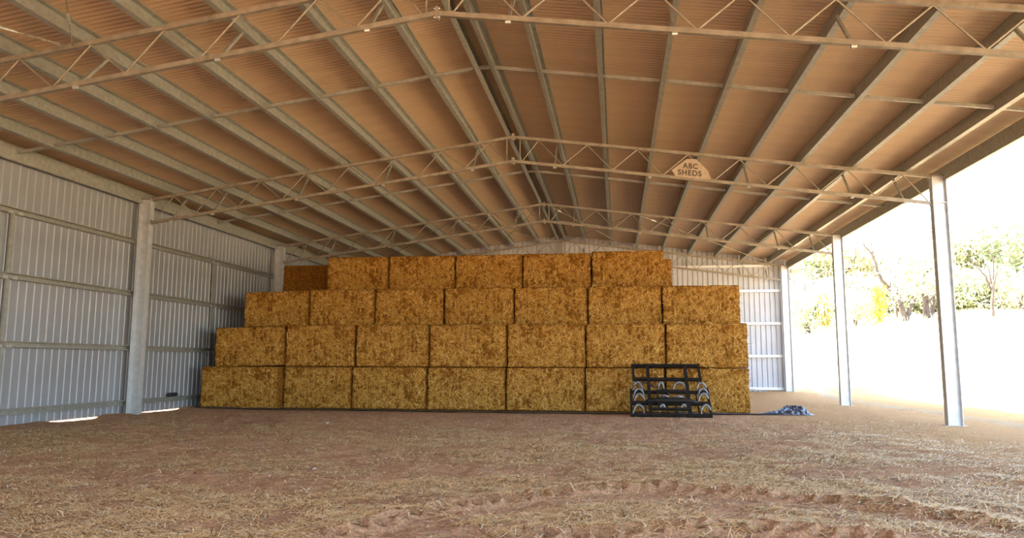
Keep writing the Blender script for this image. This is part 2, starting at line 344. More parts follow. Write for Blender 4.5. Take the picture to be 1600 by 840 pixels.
mb = MB(); mb.prism([(W/2-.3, ZRT+ROOF_OFF-.01), (W/2, ZRT+ROOF_OFF+.04), (W/2+.3, ZRT+ROOF_OFF-.01), (W/2+.3, ZRT+ROOF_OFF+.01), (W/2, ZRT+ROOF_OFF+.06), (W/2-.3, ZRT+ROOF_OFF+.01)], Y_FRONT, Y_BACK+.2, 1)
mb.build('ridge_cap', M['roofsheet'], ceiling)

def c_section(d, fl, t, lip, flip):           # cross-section (across, up): web at 0, flanges towards +1*flip
    s = flip
    p = [(0, 0), (fl*s, 0), (fl*s, lip), ((fl-t)*s, lip), ((fl-t)*s, t), (t*s, t), (t*s, d-t), ((fl-t)*s, d-t), ((fl-t)*s, d-lip), (fl*s, d-lip), (fl*s, d), (0, d)]
    return p if s > 0 else p[::-1]
PX = [0.60+1.25*i for i in range(8)] + [10.33]
def purlin(x, flip, y0, y1):
    mb = MB(); ang = math.atan(SL)*(1 if x < W/2 else -1); z = ztop(x)+.04
    poly = [(x+p*math.cos(ang)-q*math.sin(ang), z+p*math.sin(ang)+q*math.cos(ang)) for p, q in c_section(.30, .10, .006, .022, flip)]
    mb.prism(poly, y0, y1, 1); return mb.build('purlin', M['galv'], ceiling)
ALLP = [(x, 1) for x in PX] + [(W-x, -1) for x in reversed(PX)]
for x, fl in [(x, 1) for x in PX]: purlin(x, fl, Y_FRONT, Y_BACK)
for x, fl in [(W-x, 1) for x in PX]: purlin(x, fl, Y_FRONT, Y_BACK)
for X, s in ((-.30, 1), (W+.30, -1)):          # eave purlins
    mb = MB(); poly = [(X+p, 5.98+q) for p, q in c_section(.36, .09, .006, .02, -s)]
    mb.prism(poly, Y_FRONT, Y_BACK, 1); mb.build('eave_purlin', M['galv'], ceiling)
    mb = MB(); mb.box(X-.20*s-.03, X-.20*s+.03, Y_FRONT, Y_BACK, 6.17, 6.30)
    mb.build('gutter', M['galv'], ceiling)
xs = sorted([-.30]+PX+[W-x for x in PX]+[W+.30])
for b in range(3):
    yb = (F[b]+F[b+1])/2 - .25
    for xa, xb in zip(xs, xs[1:]):
        if xa < -.2 or xb > W+.2: pass
        a = (xa+.01, yb, ztop(xa)+.13); c = (xb-.01, yb, ztop(xb)+.13)
        mb = MB(); mb.bar(a, c, .045, .07)
        mb.build('bridging_bar', M['galv'], ceiling)
def brace(xa, ya, xb, yb):
    za, zb_ = ztop(xa)-.02, ztop(xb)-.02; a = Vector((xa, ya, za)); c = Vector((xb, yb, zb_))
    r = MB().tube([a, c], .011, 6).build('brace_rod', M['truss'], ceiling)
    d = (c-a).normalized()
    MB().tube([a+d*.75, a+d*.8, a+d*1.05, a+d*1.1], [.012, .026, .026, .012], 8).build('turnbuckle', M['bolt'], r)
    mb = MB()
    for k in range(5): mb.bar(a+d*(.12+.1*k), a+d*(.2+.1*k), .035, .01, (0, 0, 1) if k % 2 else (1, 0, .3))
    mb.build('chain_link_end', M['bolt'], r)
for xa, xb in ((10.68, 13.95), (14.1, 20.8), (13.9, 10.7), (6.9, 10.3), (7.0, .3), (10.3, 7.1)): brace(xa, F[2]+.08, xb, F[3]-.05)
for xa, xb in ((4.2, .3), (4.3, 10.2), (16.8, 20.7), (16.7, 10.8)): brace(xa, F[0]-.08, xb, F[0]-BAY+.1)

# ------------------------------------------------------------------ walls
def wall_sheet_y(x, z0, z1, out):             # ribbed sheet running along Y; ribs bulge to the outside
    mb = MB(); pr = sheet_profile(3, .24, .075, .019); vs = []
    for p, dp in pr: vs += [(x+dp*out, p, z0), (x+dp*out, p, z1)]
    mb.add(vs, [(2*i, 2*i+2, 2*i+3, 2*i+1) for i in range(len(pr)-1)]); return mb.mesh('wall_sheet', M['wallsheet'])
wall_left = thing('wall_left', (-.53, Y_FRONT, 0), 'tall ribbed pale metal side wall with horizontal steel girts', None, None, 'structure')
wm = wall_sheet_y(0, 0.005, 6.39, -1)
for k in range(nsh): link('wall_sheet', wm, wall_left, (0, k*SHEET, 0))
GZ = [.35*.935, 1.84, 3.40, 4.90]
GZ = [0.33, 1.85, 3.39, 4.88]
for b in range(-1, 3):
    y0 = (F[b] if b >= 0 else F[0]-BAY); y1 = F[b+1]
    for z in GZ:
        mb = MB(); poly = [(-.505+p, z-.075+q) for p, q in c_section(.15, .125, .006, .0, 1)]
        poly = [(-.50, z-.07), (-.375, z-.07), (-.375, z-.045), (-.381, z-.045), (-.381, z-.064), (-.494, z-.064), (-.494, z+.064), (-.381, z+.064), (-.381, z+.045), (-.375, z+.045), (-.375, z+.07), (-.50, z+.07)]
        mb.prism(poly, y0+.01, y1-.01, 1); mb.build('girt', M['galv'], wall_left)
    ym = (y0+y1)/2 - (.1 if b > 0 else .1)
    zs = [0.33]+GZ[1:]
    for za, zb_ in zip(zs, zs[1:]):
        mb = MB(); mb.box(-.47, -.42, ym-.04, ym+.04, za+.07, zb_-.07)
        br = mb.build('girt_bridging', M['galv'], wall_left)
        for dy in (-.14, .14): MB().box(-.375, -.362, ym+dy-.07, ym+dy+.07, zb_-.085, zb_-.02).build('bolt_clip', M['bolt'], br)
wall_back = thing('wall_back', (W/2, Y_BACK+.1, 0), 'ribbed pale metal gable end wall behind the straw stack', None, None, 'structure')
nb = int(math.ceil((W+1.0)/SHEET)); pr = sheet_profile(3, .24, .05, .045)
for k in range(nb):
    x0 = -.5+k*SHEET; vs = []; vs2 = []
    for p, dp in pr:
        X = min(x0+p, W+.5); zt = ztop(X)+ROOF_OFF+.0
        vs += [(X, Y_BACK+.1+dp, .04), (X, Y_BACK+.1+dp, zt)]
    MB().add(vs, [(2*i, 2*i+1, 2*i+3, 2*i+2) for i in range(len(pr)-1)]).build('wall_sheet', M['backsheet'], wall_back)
for z in (.29, 1.82, 3.37, 4.94, 6.15):
    x1 = min(W-.02, W if z < 6 else W-(z+.12-ZT-.1)/SL); x0 = W-x1
    mb = MB(); y = Y_BACK-.06
    mb.prism([(y+.15, z-.06), (y+.15, z+.06), (y+.144, z+.06), (y+.144, z-.054), (y+.006, z-.054), (y+.006, z+.06), (y, z+.06), (y, z-.06)][::-1], max(x0, 0.02), x1, 0)
    mb.build('girt', M['backgirt'], wall_back)
for x in (5.25, 10.5, 15.75):
    MB().box(x-.07, x+.07, Y_BACK-.16, Y_BACK-.07, 0, ztop(x)).build('mullion', M['galv'], wall_back)

# ------------------------------------------------------------------ columns
def column(X, Y, s, label):                   # s=+1: shed interior lies towards +x (left column)
    t = thing('steel_column', (X, Y, 0), label, 'column', 'portal frame columns')
    D = .34; x_in = X; x_out = X-s*D
    def xb(a, b): return (min(a, b), max(a, b))
    a, b = xb(x_in, x_in-s*.014); MB().box(a, b, Y-.1, Y+.1, .0, 6.10).build('inner_flange', M['column'], t)
    a, b = xb(x_out, x_out+s*.014); MB().box(a, b, Y-.1, Y+.1, .0, 6.02).build('outer_flange', M['column'], t)
    a, b = xb(x_in-s*.014, x_out+s*.014); MB().box(a, b, Y-.006, Y+.006, 0, 6.10).build('web', M['column'], t)
    for yy in (-1, 1):
        MB().box(a, b, *sorted((Y+yy*.006, Y+yy*.08)), 5.42, 5.435).build('stiffener', M['column'], t)
    MB().box(min(x_in, x_out)-(.16 if s > 0 else 0), max(x_in, x_out)+(.16 if s < 0 else 0)-.02, Y-.09, Y+.09, 6.10, 6.125).build('cap_plate', M['truss'], t)
    MB().box(min(x_in, x_out)-.06, max(x_in, x_out)+.06, Y-.14, Y+.14, -.10, .012).build('base_plate', M['rust'], t)
    return t
CL = [('leftmost steel column out by the near end of the ribbed wall', 'steel column on the open side nearest the camera'),
      ('large grey steel column standing against the ribbed wall left of the stack', 'tall white-lit steel column nearest on the open side'),
      ('grey steel column rising behind the left end of the straw stack', 'middle steel column on the open side before the trees'),
      ('far corner steel column hidden behind the straw stack', 'far corner steel column beside the ribbed gable wall')]
for i in range(4):
    column(0, F[i], 1, CL[i][0]); column(W, F[i], -1, CL[i][1])

# ------------------------------------------------------------------ trusses
def truss_proto():
    t = thing('roof_truss', (W/2, 0, ZB)); T = 'truss'; h = .04
    for s in (-1, 1):
        X = lambda x: W/2+s*(x-W/2)
        MB().bar((X(W-.015), 0, ZT-.0), (X(W/2), 0, ZRT), .075, .078, (0, 0, 1)).build('top_chord', M[T], t)
        MB().bar((X(W-.015), 0, ZB), (X(W/2), 0, ZRB), .075, .078, (0, 0, 1)).build('bottom_chord', M[T], t)
        tops = [11.18+1.31*k for k in range(8)]; bots = [10.74]+[11.83+1.31*k for k in range(7)]+[20.93]
        seq = []
        for k in range(8): seq += [(bots[k], 0), (tops[k], 1)]
        seq.append((bots[8], 0))
        for (xa, ta), (xb, tb) in zip(seq, seq[1:]):
            pa = (X(xa), 0, (ztop(xa)-.03) if ta else zbot(xa)+.03); pb = (X(xb), 0, (ztop(xb)-.03) if tb else zbot(xb)+.03)
            MB().tube([pa, pb], .0155, 6).build('web_bar', M[T], t)
        MB().tube([(X(10.68), 0, zbot(10.68)+.03), (X(10.68), 0, ztop(10.68)-.03)], .017, 6).build('web_post', M[T], t)
        for zc in (ZT, ZB):
            p = MB().box(*sorted((X(W-.02), X(W+.0))), -.07, .07, zc-.07, zc+.07).build('end_plate', M[T], t)
            mb = MB()
            for dy in (-.045, .045): MB().tube([(X(W-.045), dy, zc-.055), (X(W-.015), dy, zc-.055)], .016, 6).build('bolt', M['bolt'], p)
        for k in (0, 1, 3, 5, 7):
            x = PX[k]+.03; xx = X(W-x); zc = zbot(x)
            b = MB().bar((xx, -.04, zc-.075), (xx, .70, ztop(x)+.06), .045, .045, (1, 0, 0)).build('fly_brace', M['galv'], t)
            MB().tube([(xx-.04, -.035, zc-.068), (xx+.04, -.035, zc-.068)], .03, 8).build('brace_bolt', M['bolt'], b)
    for zc in (ZRT, ZRB):
        p = MB().box(W/2-.022, W/2+.022, -.06, .06, zc-.10, zc+.10).build('ridge_plate', M[T], t)
        mb = MB()
        for dz in (-.07, .07): MB().tube([(W/2-.05, -.03, zc+dz), (W/2+.05, -.03, zc+dz)], .014, 6).build('bolt', M['bolt'], p)
    return t
tp = truss_proto(); TL = ['steel lattice roof truss nearest the camera across the top of view', 'steel lattice roof truss carrying the lettered plate', 'steel lattice roof truss above the front of the straw stack', 'pale steel lattice truss standing against the gable end wall']
for i in range(4):
    o = tp if i == 0 else copy_tree(tp)
    o.location.y = F[i]; tag(o, TL[i], 'truss', 'roof trusses')
for o in (tp,): pass

# lettered plate on the second truss
Ys = F[1]-.055
sg = thing('sign_plate', (15.2, Ys, 6.4), 'tan metal plate with dark stencilled capital letters on a roof truss', 'sign')
MB().prism([(15.08, 6.75), (14.68, 6.46), (14.79, 6.29), (15.68, 6.17), (15.61, 6.41), (15.32, 6.73)], Ys-.006, Ys+.006, 1).build('plate', M['sign'], sg)
def lettering(txt, x0, x1, z0, z1):
    cu = bpy.data.curves.new('lettering', 'FONT'); cu.body = txt; cu.extrude = .004; cu.offset = .03; cu.space_character = 1.15
    to = bpy.data.objects.new('lettering', cu); COL.objects.link(to); dg = bpy.context.evaluated_depsgraph_get(); dg.update()
    me = bpy.data.meshes.new_from_object(to.evaluated_get(dg)); bpy.data.objects.remove(to)
    co = np.array([v.co[:] for v in me.vertices]); a = co.min(0); b = co.max(0)
    P = np.c_[x0+(co[:, 0]-a[0])/(b[0]-a[0])*(x1-x0), Ys-.009+(co[:, 2]-a[2])*0-np.where(co[:, 2] > 0, .004, 0), z0+(co[:, 1]-a[1])/(b[1]-a[1])*(z1-z0)]
    P[:, 2] -= .12*(P[:, 0]-15.1)             # the lettering follows the slope of the truss
    P -= np.array(world_loc(sg)); me.vertices.foreach_set('co', P.astype(np.float32).ravel())
    me.materials.clear(); me.materials.append(M['letter']); me.update(); return link('lettering', me, sg)
lettering('ABC', 14.97, 15.35, 6.49, 6.635); lettering('SHEDS', 14.84, 15.44, 6.305, 6.45)

# ------------------------------------------------------------------ straw bales
BL, BD, BH = 2.4, 1.22, 1.30
def bale_mesh(seed, res):
    rs = random.Random(seed); off = Vector((rs.uniform(0, 99), rs.uniform(0, 99), rs.uniform(0, 99)))
    nx, ny, nz = [max(2, int(v/res)) for v in (BL, BD, BH)]; idx = {}; vs = []; fs = []
    def vid(i, j, k):
        if (i, j, k) not in idx:
            idx[(i, j, k)] = len(vs); vs.append(Vector((-BL/2+BL*i/nx, BD*j/ny, BH*k/nz)))
        return idx[(i, j, k)]
    for i in range(nx):
        for k in range(nz):
            fs.append((vid(i, 0, k), vid(i+1, 0, k), vid(i+1, 0, k+1), vid(i, 0, k+1))); fs.append((vid(i, ny, k+1), vid(i+1, ny, k+1), vid(i+1, ny, k), vid(i, ny, k)))
        for j in range(ny):
            fs.append((vid(i, j+1, 0), vid(i+1, j+1, 0), vid(i+1, j, 0), vid(i, j, 0))); fs.append((vid(i, j, nz), vid(i+1, j, nz), vid(i+1, j+1, nz), vid(i, j+1, nz)))
    for j in range(ny):
        for k in range(nz):
            fs.append((vid(0, j, k+1), vid(0, j+1, k+1), vid(0, j+1, k), vid(0, j, k))); fs.append((vid(nx, j, k), vid(nx, j+1, k), vid(nx, j+1, k+1), vid(nx, j, k+1)))
    c = Vector((0, BD/2, BH/2)); hf = Vector((BL/2, BD/2, BH/2)); R = .045
    flk = [0]; 
    while flk[-1] < BL: flk.append(flk[-1]+rs.uniform(.12, .30))
    out = []
    for p in vs:
        q = p-c; core = Vector([max(-h+R, min(h-R, a)) for a, h in zip(q, hf)]); d = q-core
        nrm = d.normalized() if d.length > 1e-6 else d
        p2 = c+core+nrm*R
        fx = p.x+BL/2; g = min(abs(fx-f+.03*noise.noise(p*3+off)) for f in flk)
        e = noise.noise(p*1.6+off)*.030 + noise.noise(p*4+off)*.045 + noise.noise(p*11+off)*.05 - .075*math.exp(-(g/.022)**2)*(.4+.6*noise.noise(p*2.2-off)**2*3)
        zf = 1 if .05 < p.z < BH-.02 else .3
        e = min(e, .05)
        if p.y > 1e-6: e = min(e*.6, -.001)
        out.append(p2+nrm*e*zf)
    me = bpy.data.meshes.new('straw_bale'); me.from_pydata(out, [], fs); me.polygons.foreach_set('use_smooth', [True]*len(me.polygons))
    me.materials.append(M['bale']); me.update(); return me
def fringe_mesh(seed, side, nfront=3800, nside=1200):
    g = np.random.default_rng(seed); B = []; D = []; Nn = []
    def face(n, o, e1, e2, nr):
        a = g.uniform(.02, .98, (n, 1)); b = g.uniform(.02, .98, (n, 1)); B.append(np.array(o)+a*np.array(e1)+b*np.array(e2)+np.array(nr)*g.uniform(-.012, .012, (n, 1)))
        th = g.normal(math.pi/2, 1.0, (n, 1)); u1 = np.array(e1)/np.linalg.norm(e1); u2 = np.array(e2)/np.linalg.norm(e2)
        D.append(u1*np.cos(th)+u2*np.sin(th)+np.array(nr)*g.normal(.16, .22, (n, 1))); Nn.append(np.tile(np.array(nr, float), (n, 1)))
    face(nfront, (-BL/2, 0, 0), (BL, 0, 0), (0, 0, BH), (0, -1, 0))
    if side: face(nside, (BL/2-.02, 0, 0), (0, BD, 0), (0, 0, BH), (1, 0, 0))
    B = np.concatenate(B); D = np.concatenate(D); Nn = np.concatenate(Nn); n = len(B)
    ln = g.gamma(3, .034, n)+.03
    D = D/np.linalg.norm(D, axis=1, keepdims=True); B = B-D*(ln*.4)[:, None]
    E = B+D*ln[:, None]; ok = (np.minimum(B[:, 2], E[:, 2]) > .004) & (np.maximum(B[:, 2], E[:, 2]) < BH-.002) & (np.minimum(B[:, 0], E[:, 0]) > -BL/2+.006) & (E[:, 1] < BD-.02) & (B[:, 1] < BD-.02)
    if not side: ok &= np.maximum(B[:, 0], E[:, 0]) < BL/2-.006
    B, D, Nn, ln = B[ok], D[ok], Nn[ok], ln[ok]; n = len(B)
    return strands('straw_fringe', B, D, Nn, ln, g.uniform(.006, .013, n), g.uniform(0, .02, n), M['straw'])
NV = 5
bms = [bale_mesh(100+k, .045) for k in range(NV)]; fms = [fringe_mesh(200+k, False) for k in range(NV)]; fend = fringe_mesh(260, True); core = bale_mesh(300, .11)
cnt = [0]
def bale(x0, x1, y, z0, z1, label, group, hidden=False, rot=0.0, roll=0.0, depth=BD, fringe=True, end=False):
    k = cnt[0] % NV; cnt[0] += 1
    o = link('straw_bale', core if hidden else bms[(k*3+cnt[0]//7) % NV], None, ((x0+x1)/2, y, z0)); o.scale = ((x1-x0-.010)/BL, depth/BD, (z1-z0)/BH)
    o.rotation_euler = (0, roll, rot); tag(o, label, 'straw bale', group)
    if not hidden and fringe: tag(link('straw_fringe', fend if end else fms[k], o), None, None, None, 'stuff')
    return o
Y1, Y2, Y3, Y4 = 22.73, 22.73, 24.0, 25.25
def xs_of(us, v, Y): return [float(onY(u, v, Y)[0]) for u in us]
X1 = xs_of([318, 443, 549, 667, 790, 914, 1040, 1172], 610, Y1); X2 = xs_of([335, 445, 555, 670, 792, 915, 1040, 1169], 540, Y2)
X3 = xs_of([382, 484, 586, 694, 803, 918, 1034, 1157], 475, Y3); X4 = xs_of([511, 607, 711, 816, 924, 1038], 420, Y4)
ORD = ['first', 'second', 'third', 'fourth', 'fifth', 'sixth', 'seventh']
def lab(i, n, course):
    if i == 0: return f'golden straw bale at the left end of the {course} course'
    if i == n-1: return f'golden straw bale at the right end of the {course} course'
    return f'golden straw bale, {ORD[i]} from the left in the {course} course'
zt = [0.0, 1.325, 2.655, 3.915, 5.21]
for i in range(7):
    bale(X1[i], X1[i+1], Y1 + (-.30 if i == 0 else random.uniform(-.03, .03)), 0.02, zt[1]-.006 + (.0 if i == 0 else 0), lab(i, 7, 'bottom') + (', jutting forward' if i == 0 else ''), 'bales of the bottom course', rot=(-.06 if i == 0 else random.uniform(-.006, .006)), end=i == 6)
for i in range(7):
    bale(X2[i], X2[i+1], Y2 + random.uniform(-.03, .03) + (.08 if i == 0 else 0), zt[1]+.0, zt[2]-.005 - (.06 if i == 0 else 0), lab(i, 7, 'second'), 'bales of the second course', rot=random.uniform(-.008, .008), end=i == 6, roll=(-.02 if i == 0 else 0))
for i in range(7):
    bale(X3[i], X3[i+1], Y3 + random.uniform(-.03, .03), zt[2], zt[3]-.006 - (.05 if i == 0 else 0), lab(i, 7, 'third'), 'bales of the third course', rot=random.uniform(-.008, .008), end=i == 6, roll=(-.02 if i == 0 else 0))
for i in range(5):
    bale(X4[i], X4[i+1], Y4 + random.uniform(-.03, .03), zt[3], zt[4]+(.025 if i == 4 else -.02), lab(i, 5, 'top'), 'bales of the top course', rot=random.uniform(-.008, .008), end=i == 4)
# the bales stacked behind the visible ones
xr = float(onY(1050, 420, Y4+1.27)[0])
bale(xr-2.45, xr, Y4+1.27, zt[3], zt[4]-.10, 'straw bale peeking out behind the right end of the top course', 'bales behind the top course', end=True)
bale(.72, 3.1, Y4+1.27, zt[3], zt[4]-.12, 'shadowed straw bale behind the left end of the top course', 'bales behind the top course', fringe=False)
DEEP = 'straw bale buried inside the stack behind the front bales'
for i in range(7):
    for c, (Xs, za, zb_, yy) in enumerate(((X1, .02, zt[1]-.01, Y1), (X2, zt[1], zt[2]-.02, Y2))):
        for dpt in (1, 2, 3): bale(Xs[i], Xs[i+1], yy+dpt*1.28, za, zb_, DEEP, 'bales inside the stack', hidden=True)
    for dpt in (1, 2): bale(X3[i], X3[i+1], Y3+dpt*1.28, zt[2], zt[3]-.01, DEEP, 'bales inside the stack', hidden=True)

# ------------------------------------------------------------------ plastic groundsheet under the stack
gs = thing('plastic_groundsheet', (9, 22.4, 0), 'dark plastic sheet under the straw stack, crumpled up at its right end', 'tarpaulin')
ex = np.linspace(-.1, 18.6, 190); rows = 9
front = 22.05 + .28*(fbm(ex*.55, ex*0+3, 3)-.5)*2 - .22*np.exp(-((ex-10.3)/2.8)**2) + .35*np.exp(-((ex+.1)/1.2)**2) + .45*sstep(15.6, 18.6, ex)
vs = []
for r in range(rows):
    q = r/(rows-1); yy = front+(22.66-front)*q
    zz = ground_z(ex, yy)
    hump = .05*math.exp(-((q-.12)/.18)**2)
    vs.append(np.c_[ex, yy, zz*0+.006+hump*(.5+fbm(ex*1.7, ex*0+r*.3, 3))*(q < .45)-(.004 if r == 0 else 0)])
v = np.concatenate(vs); k = len(ex); ii = (np.arange(rows-1)[:, None]*k+np.arange(k-1)[None, :]).ravel()
me = np_mesh('sheet', v-np.array(gs.location), np.c_[ii, ii+1, ii+1+k, ii+k], M['plastic'], True); link('sheet', me, gs)
# crumpled end: folded cloth-like heap
cu, cv = np.meshgrid(np.linspace(0, 1, 90), np.linspace(0, 1, 60)); u = cu.ravel(); w = cv.ravel()
hx = 17.12+1.6*u+.25*(fbm(u*4, w*5, 2)-.5)*sstep(0,.4,u); hy = 22.3+ .25*u + (.2+1.5*sstep(.0, .8, u))*w + .25*(fbm(u*5+3, w*4, 2)-.5)
env = np.clip(np.minimum(w, 1-w)*5, 0, 1)*sstep(0, .25, u)*sstep(1, .88, u)
rid = 1-np.abs(2*fbm(u*9+w*4, w*12-u*6, 3)-1)*2.6
hz = ground_z(hx, hy)+.012+env*(.02+.07*sstep(.4, .85, u)+ .13*np.clip(rid, -.2, 1)*(.35+.65*sstep(.2, .8, u)))
k = 90; ii = (np.arange(59)[:, None]*k+np.arange(89)[None, :]).ravel()
ctr = np.c_[hx, hy, hz]-np.array(gs.location)
link('crumpled_end', np_mesh('crumpled_end', ctr, np.c_[ii, ii+1, ii+1+k, ii+k], M['plastic'], False), gs)

# ------------------------------------------------------------------ bale grab leaning on the stack
GA = math.atan2(1.45, 1.55); ew = Vector((0, math.cos(GA), math.sin(GA))); gn = Vector((0, -math.sin(GA), math.cos(GA)))
gO = Vector((0, 21.0, .03))
def gpt(x, w, n=0.0): return Vector((x, 0, 0))+gO+ew*w+gn*n
grab = thing('bale_grab', (14.65, 21.1, 0), 'black steel tractor bale grab with curved grey tines leaning on the stack', 'bale grab')
def gbar(name, a, b, wd, th, n=0.0, m='black', parent=None): return MB().bar(gpt(*a, n), gpt(*b, n), wd, th, gn).build(name, M[m], parent or grab)
gbar('top_rail', (13.61, 1.99), (15.58, 1.99), .085, .07)
gbar('lower_head_rail', (13.63, 1.42), (15.58, 1.42), .085, .07)
gbar('head_side', (13.65, 1.99), (13.67, 1.42), .07, .06); gbar('head_side', (15.53, 1.99), (15.54, 1.42), .07, .06)
gbar('mast', (14.08, 2.0), (14.09, -.02), .09, .09, .02); gbar('mast', (15.15, 2.0), (15.15, -.02), .09, .09, .02)
gbar('middle_rail', (13.56, .91), (15.70, .91), .075, .07)
gbar('bottom_rail', (13.53, .01), (15.73, .01), .08, .08)
gbar('side_rail', (13.565, .0), (13.575, 1.0), .06, .07); gbar('side_rail', (15.705, .0), (15.685, 1.09), .06, .07)
gbar('cross_beam', (13.55, .48), (15.72, .48), .09, .08)
gbar('carriage_rail', (14.28, .87), (15.10, .87), .10, .06, .07); gbar('carriage_rail', (14.12, .20), (15.18, .20), .065, .06, .07)
gbar('carriage_side', (14.31, .87), (14.31, .20), .04, .05, .07); gbar('carriage_side', (15.08, .87), (15.09, .20), .04, .05, .07)
gbar('carriage_foot', (14.80, .20), (14.80, .0), .07, .05, .05); gbar('divider', (15.36, .91), (15.40, .02), .04, .05); gbar('divider', (14.78, .48), (14.79, .2), .03, .04)
gbar('divider', (13.95, .48), (13.97, .0), .03, .04)
MB().tube([gpt(13.95, .50, .0), gpt(14.05, .52, .06), gpt(14.35, .53, .07), gpt(14.95, .53, .07), gpt(15.25, .51, .06), gpt(15.42, .49, 0)], [.035, .065, .075, .075, .05, .03], 12).build('hydraulic_cylinder', M['black'], grab, True)
MB().tube([gpt(14.7, .64, .06), gpt(14.85, .68, .09), gpt(15.0, .66, .06)], .03, 10).build('hydraulic_valve', M['tine'], grab, True)
MB().tube([gpt(14.36, .66, .06), gpt(14.5, .70, .09), gpt(14.62, .66, .06)], .03, 10).build('hydraulic_valve', M['tine'], grab, True)
hp = [gpt(13.6, .98, .03), gpt(13.68, 1.14, .05), gpt(13.80, 1.22, .06), gpt(13.93, 1.23, .06), gpt(14.05, 1.18, .06), gpt(14.23, 1.07, .06), gpt(14.42, 1.0, .07), gpt(14.58, .92, .07), gpt(14.62, .72, .08)]
MB().tube(hp, .015, 8).build('hydraulic_hose', M['rubber'], grab, True)
def tine(x, w, span, hgt, lean):              # a curved flat hook bowed out of the frame
    pts = []
    for k in range(13):
        a = math.pi*k/12; pts.append(gpt(x+lean*(k/12-.5)+span*(-.5*math.cos(a)), w-hgt+hgt*math.sin(a)**.8, .10*math.sin(a)-.02))
    mb = MB()
    vs = []; fs = []
    for i, p in enumerate(pts):
        d = (pts[min(i+1, 12)]-pts[max(i-1, 0)]).normalized(); sd = d.cross(gn).normalized(); wd_ = .010+.022*math.sin(math.pi*i/12)
        vs += [p-sd*wd_-gn*.02, p+sd*wd_-gn*.02, p+sd*wd_+gn*.02, p-sd*wd_+gn*.02]
    for i in range(12):
        for j in range(4): fs.append((4*i+j, 4*i+(j+1) % 4, 4*i+4+(j+1) % 4, 4*i+4+j))
    fs += [(3, 2, 1, 0), (48, 49, 50, 51)]
    mb.add(vs, fs).build('curved_tine', M['tine'], grab, True)
for x, w in ((13.76, 1.22), (13.79, .97), (13.80, .76), (13.77, .35)): tine(x, w, .2, .28, .10)
for x, w in ((14.42, 1.22), (14.42, .36)): tine(x, w, .14, .20, .03)
tine(14.93, 1.23, .34, .30, .02); tine(15.0, .36, .2, .18, .0)
for x, w in ((15.54, 1.21), (15.56, .98), (15.56, .79), (15.58, .36)): tine(x, w, .30, .27, -.04)

# ------------------------------------------------------------------ small things by the wall and outside
bd = thing('black_canister', (-.41, 21.65, .40), 'small black canister lying on the lowest wall girt', 'canister')
MB().tube([(-.41, 21.42, .462), (-.41, 21.45, .462), (-.41, 21.82, .462), (-.41, 21.86, .462)], [.045, .062, .062, .045], 12).build('body', M['rubber'], bd, True)
MB().tube([(-.41, 21.86, .462), (-.41, 21.90, .462)], .02, 8).build('cap', M['rubber'], bd)
def rock(x, y, r, label):
    rs = random.Random(x); vs = []; fs = []; off = Vector((x, y, 0))
    for a in range(5):
        for b in range(8):
            th = math.pi*a/4; ph = 2*math.pi*b/8; d = Vector((math.sin(th)*math.cos(ph), math.sin(th)*math.sin(ph), math.cos(th)*.6)); vs.append(d*r*(1+.5*noise.noise(d*2+off)))
    for a in range(4):
        for b in range(8): fs.append((a*8+b, (a+1)*8+b, (a+1)*8+(b+1) % 8, a*8+(b+1) % 8))
    z = float(ground_z(np.array([x]), np.array([y]))[0])
    o = link('stone', MB().add(vs, fs).mesh('stone', M['stone'], True), None, (x, y, z+r*.3)); tag(o, label, 'stone')
rock(9.05, 10.05, .035, 'small pale stone on the straw littered floor'); rock(6.35, 17.3, .045, 'small white stone on bare dirt before the stack')
dp = thing('downpipe', (W+.42, F[3]+.05, 0), 'white downpipe at the far corner column under the gutter', 'downpipe')
MB().bar((W+.42, F[3]+.05, .05), (W+.42, F[3]+.05, 5.35), .09, .07, (0, 1, 0)).build('pipe', M['column'], dp)
MB().bar((W+.42, F[3]+.05, 5.33), (W+.68, F[3]+.05, 5.75), .09, .07, (0, 1, 0)).build('elbow', M['column'], dp)
MB().box(W+.46, W+.9, F[3]-.08, F[3]+.14, 5.74, 5.95).build('rain_head', M['roofsheet'], dp)

# ------------------------------------------------------------------ trees beyond the paddock
def gz(x, y): return float(ground_z(np.array([float(x)]), np.array([float(y)]))[0])
def leaf_cloud(centres, per, spread, size, m, seed):
    g = np.random.default_rng(seed); C = np.repeat(np.array(centres), per, 0); n = len(C)
    P = C+g.normal(0, 1, (n, 3))*np.array(spread)
    d = g.normal(0, 1, (n, 3)); d[:, 2] -= .5; nr = g.normal(0, 1, (n, 3)); nr /= np.linalg.norm(nr, axis=1, keepdims=True)
    return strands('foliage', P, d, nr, g.uniform(.7, 1.4, n)*size, g.uniform(.25, .45, n)*size, np.zeros(n), m)
def grow(rs, mb, p, d, L, r, lvl, tips, maxl, spread):
    pts = [p]; rr = [r]; q = p.copy(); dd = d.copy(); k = 4
    for i in range(k):
        dd = (dd+Vector((rs.gauss(0, .16), rs.gauss(0, .16), rs.gauss(.04, .08)))).normalized(); q = q+dd*L/k; pts.append(q.copy()); rr.append(r*(1-.45*(i+1)/k))
    mb.tube(pts, rr, 6 if lvl < 2 else 4, False)
    if lvl >= 2: tips += [pts[2], pts[-1]]
    if lvl < maxl:
        for b in range(rs.choice((2, 3)) if lvl else 3):
            ax = Vector((rs.gauss(0, 1), rs.gauss(0, 1), rs.gauss(.15, .35))).normalized()
            nd = (dd+ax*spread).normalized(); st = pts[rs.choice((2, 3, 4))]
            grow(rs, mb, st, nd, L*rs.uniform(.55, .8), rr[-1]*rs.uniform(.6, .85), lvl+1, tips, maxl, spread)
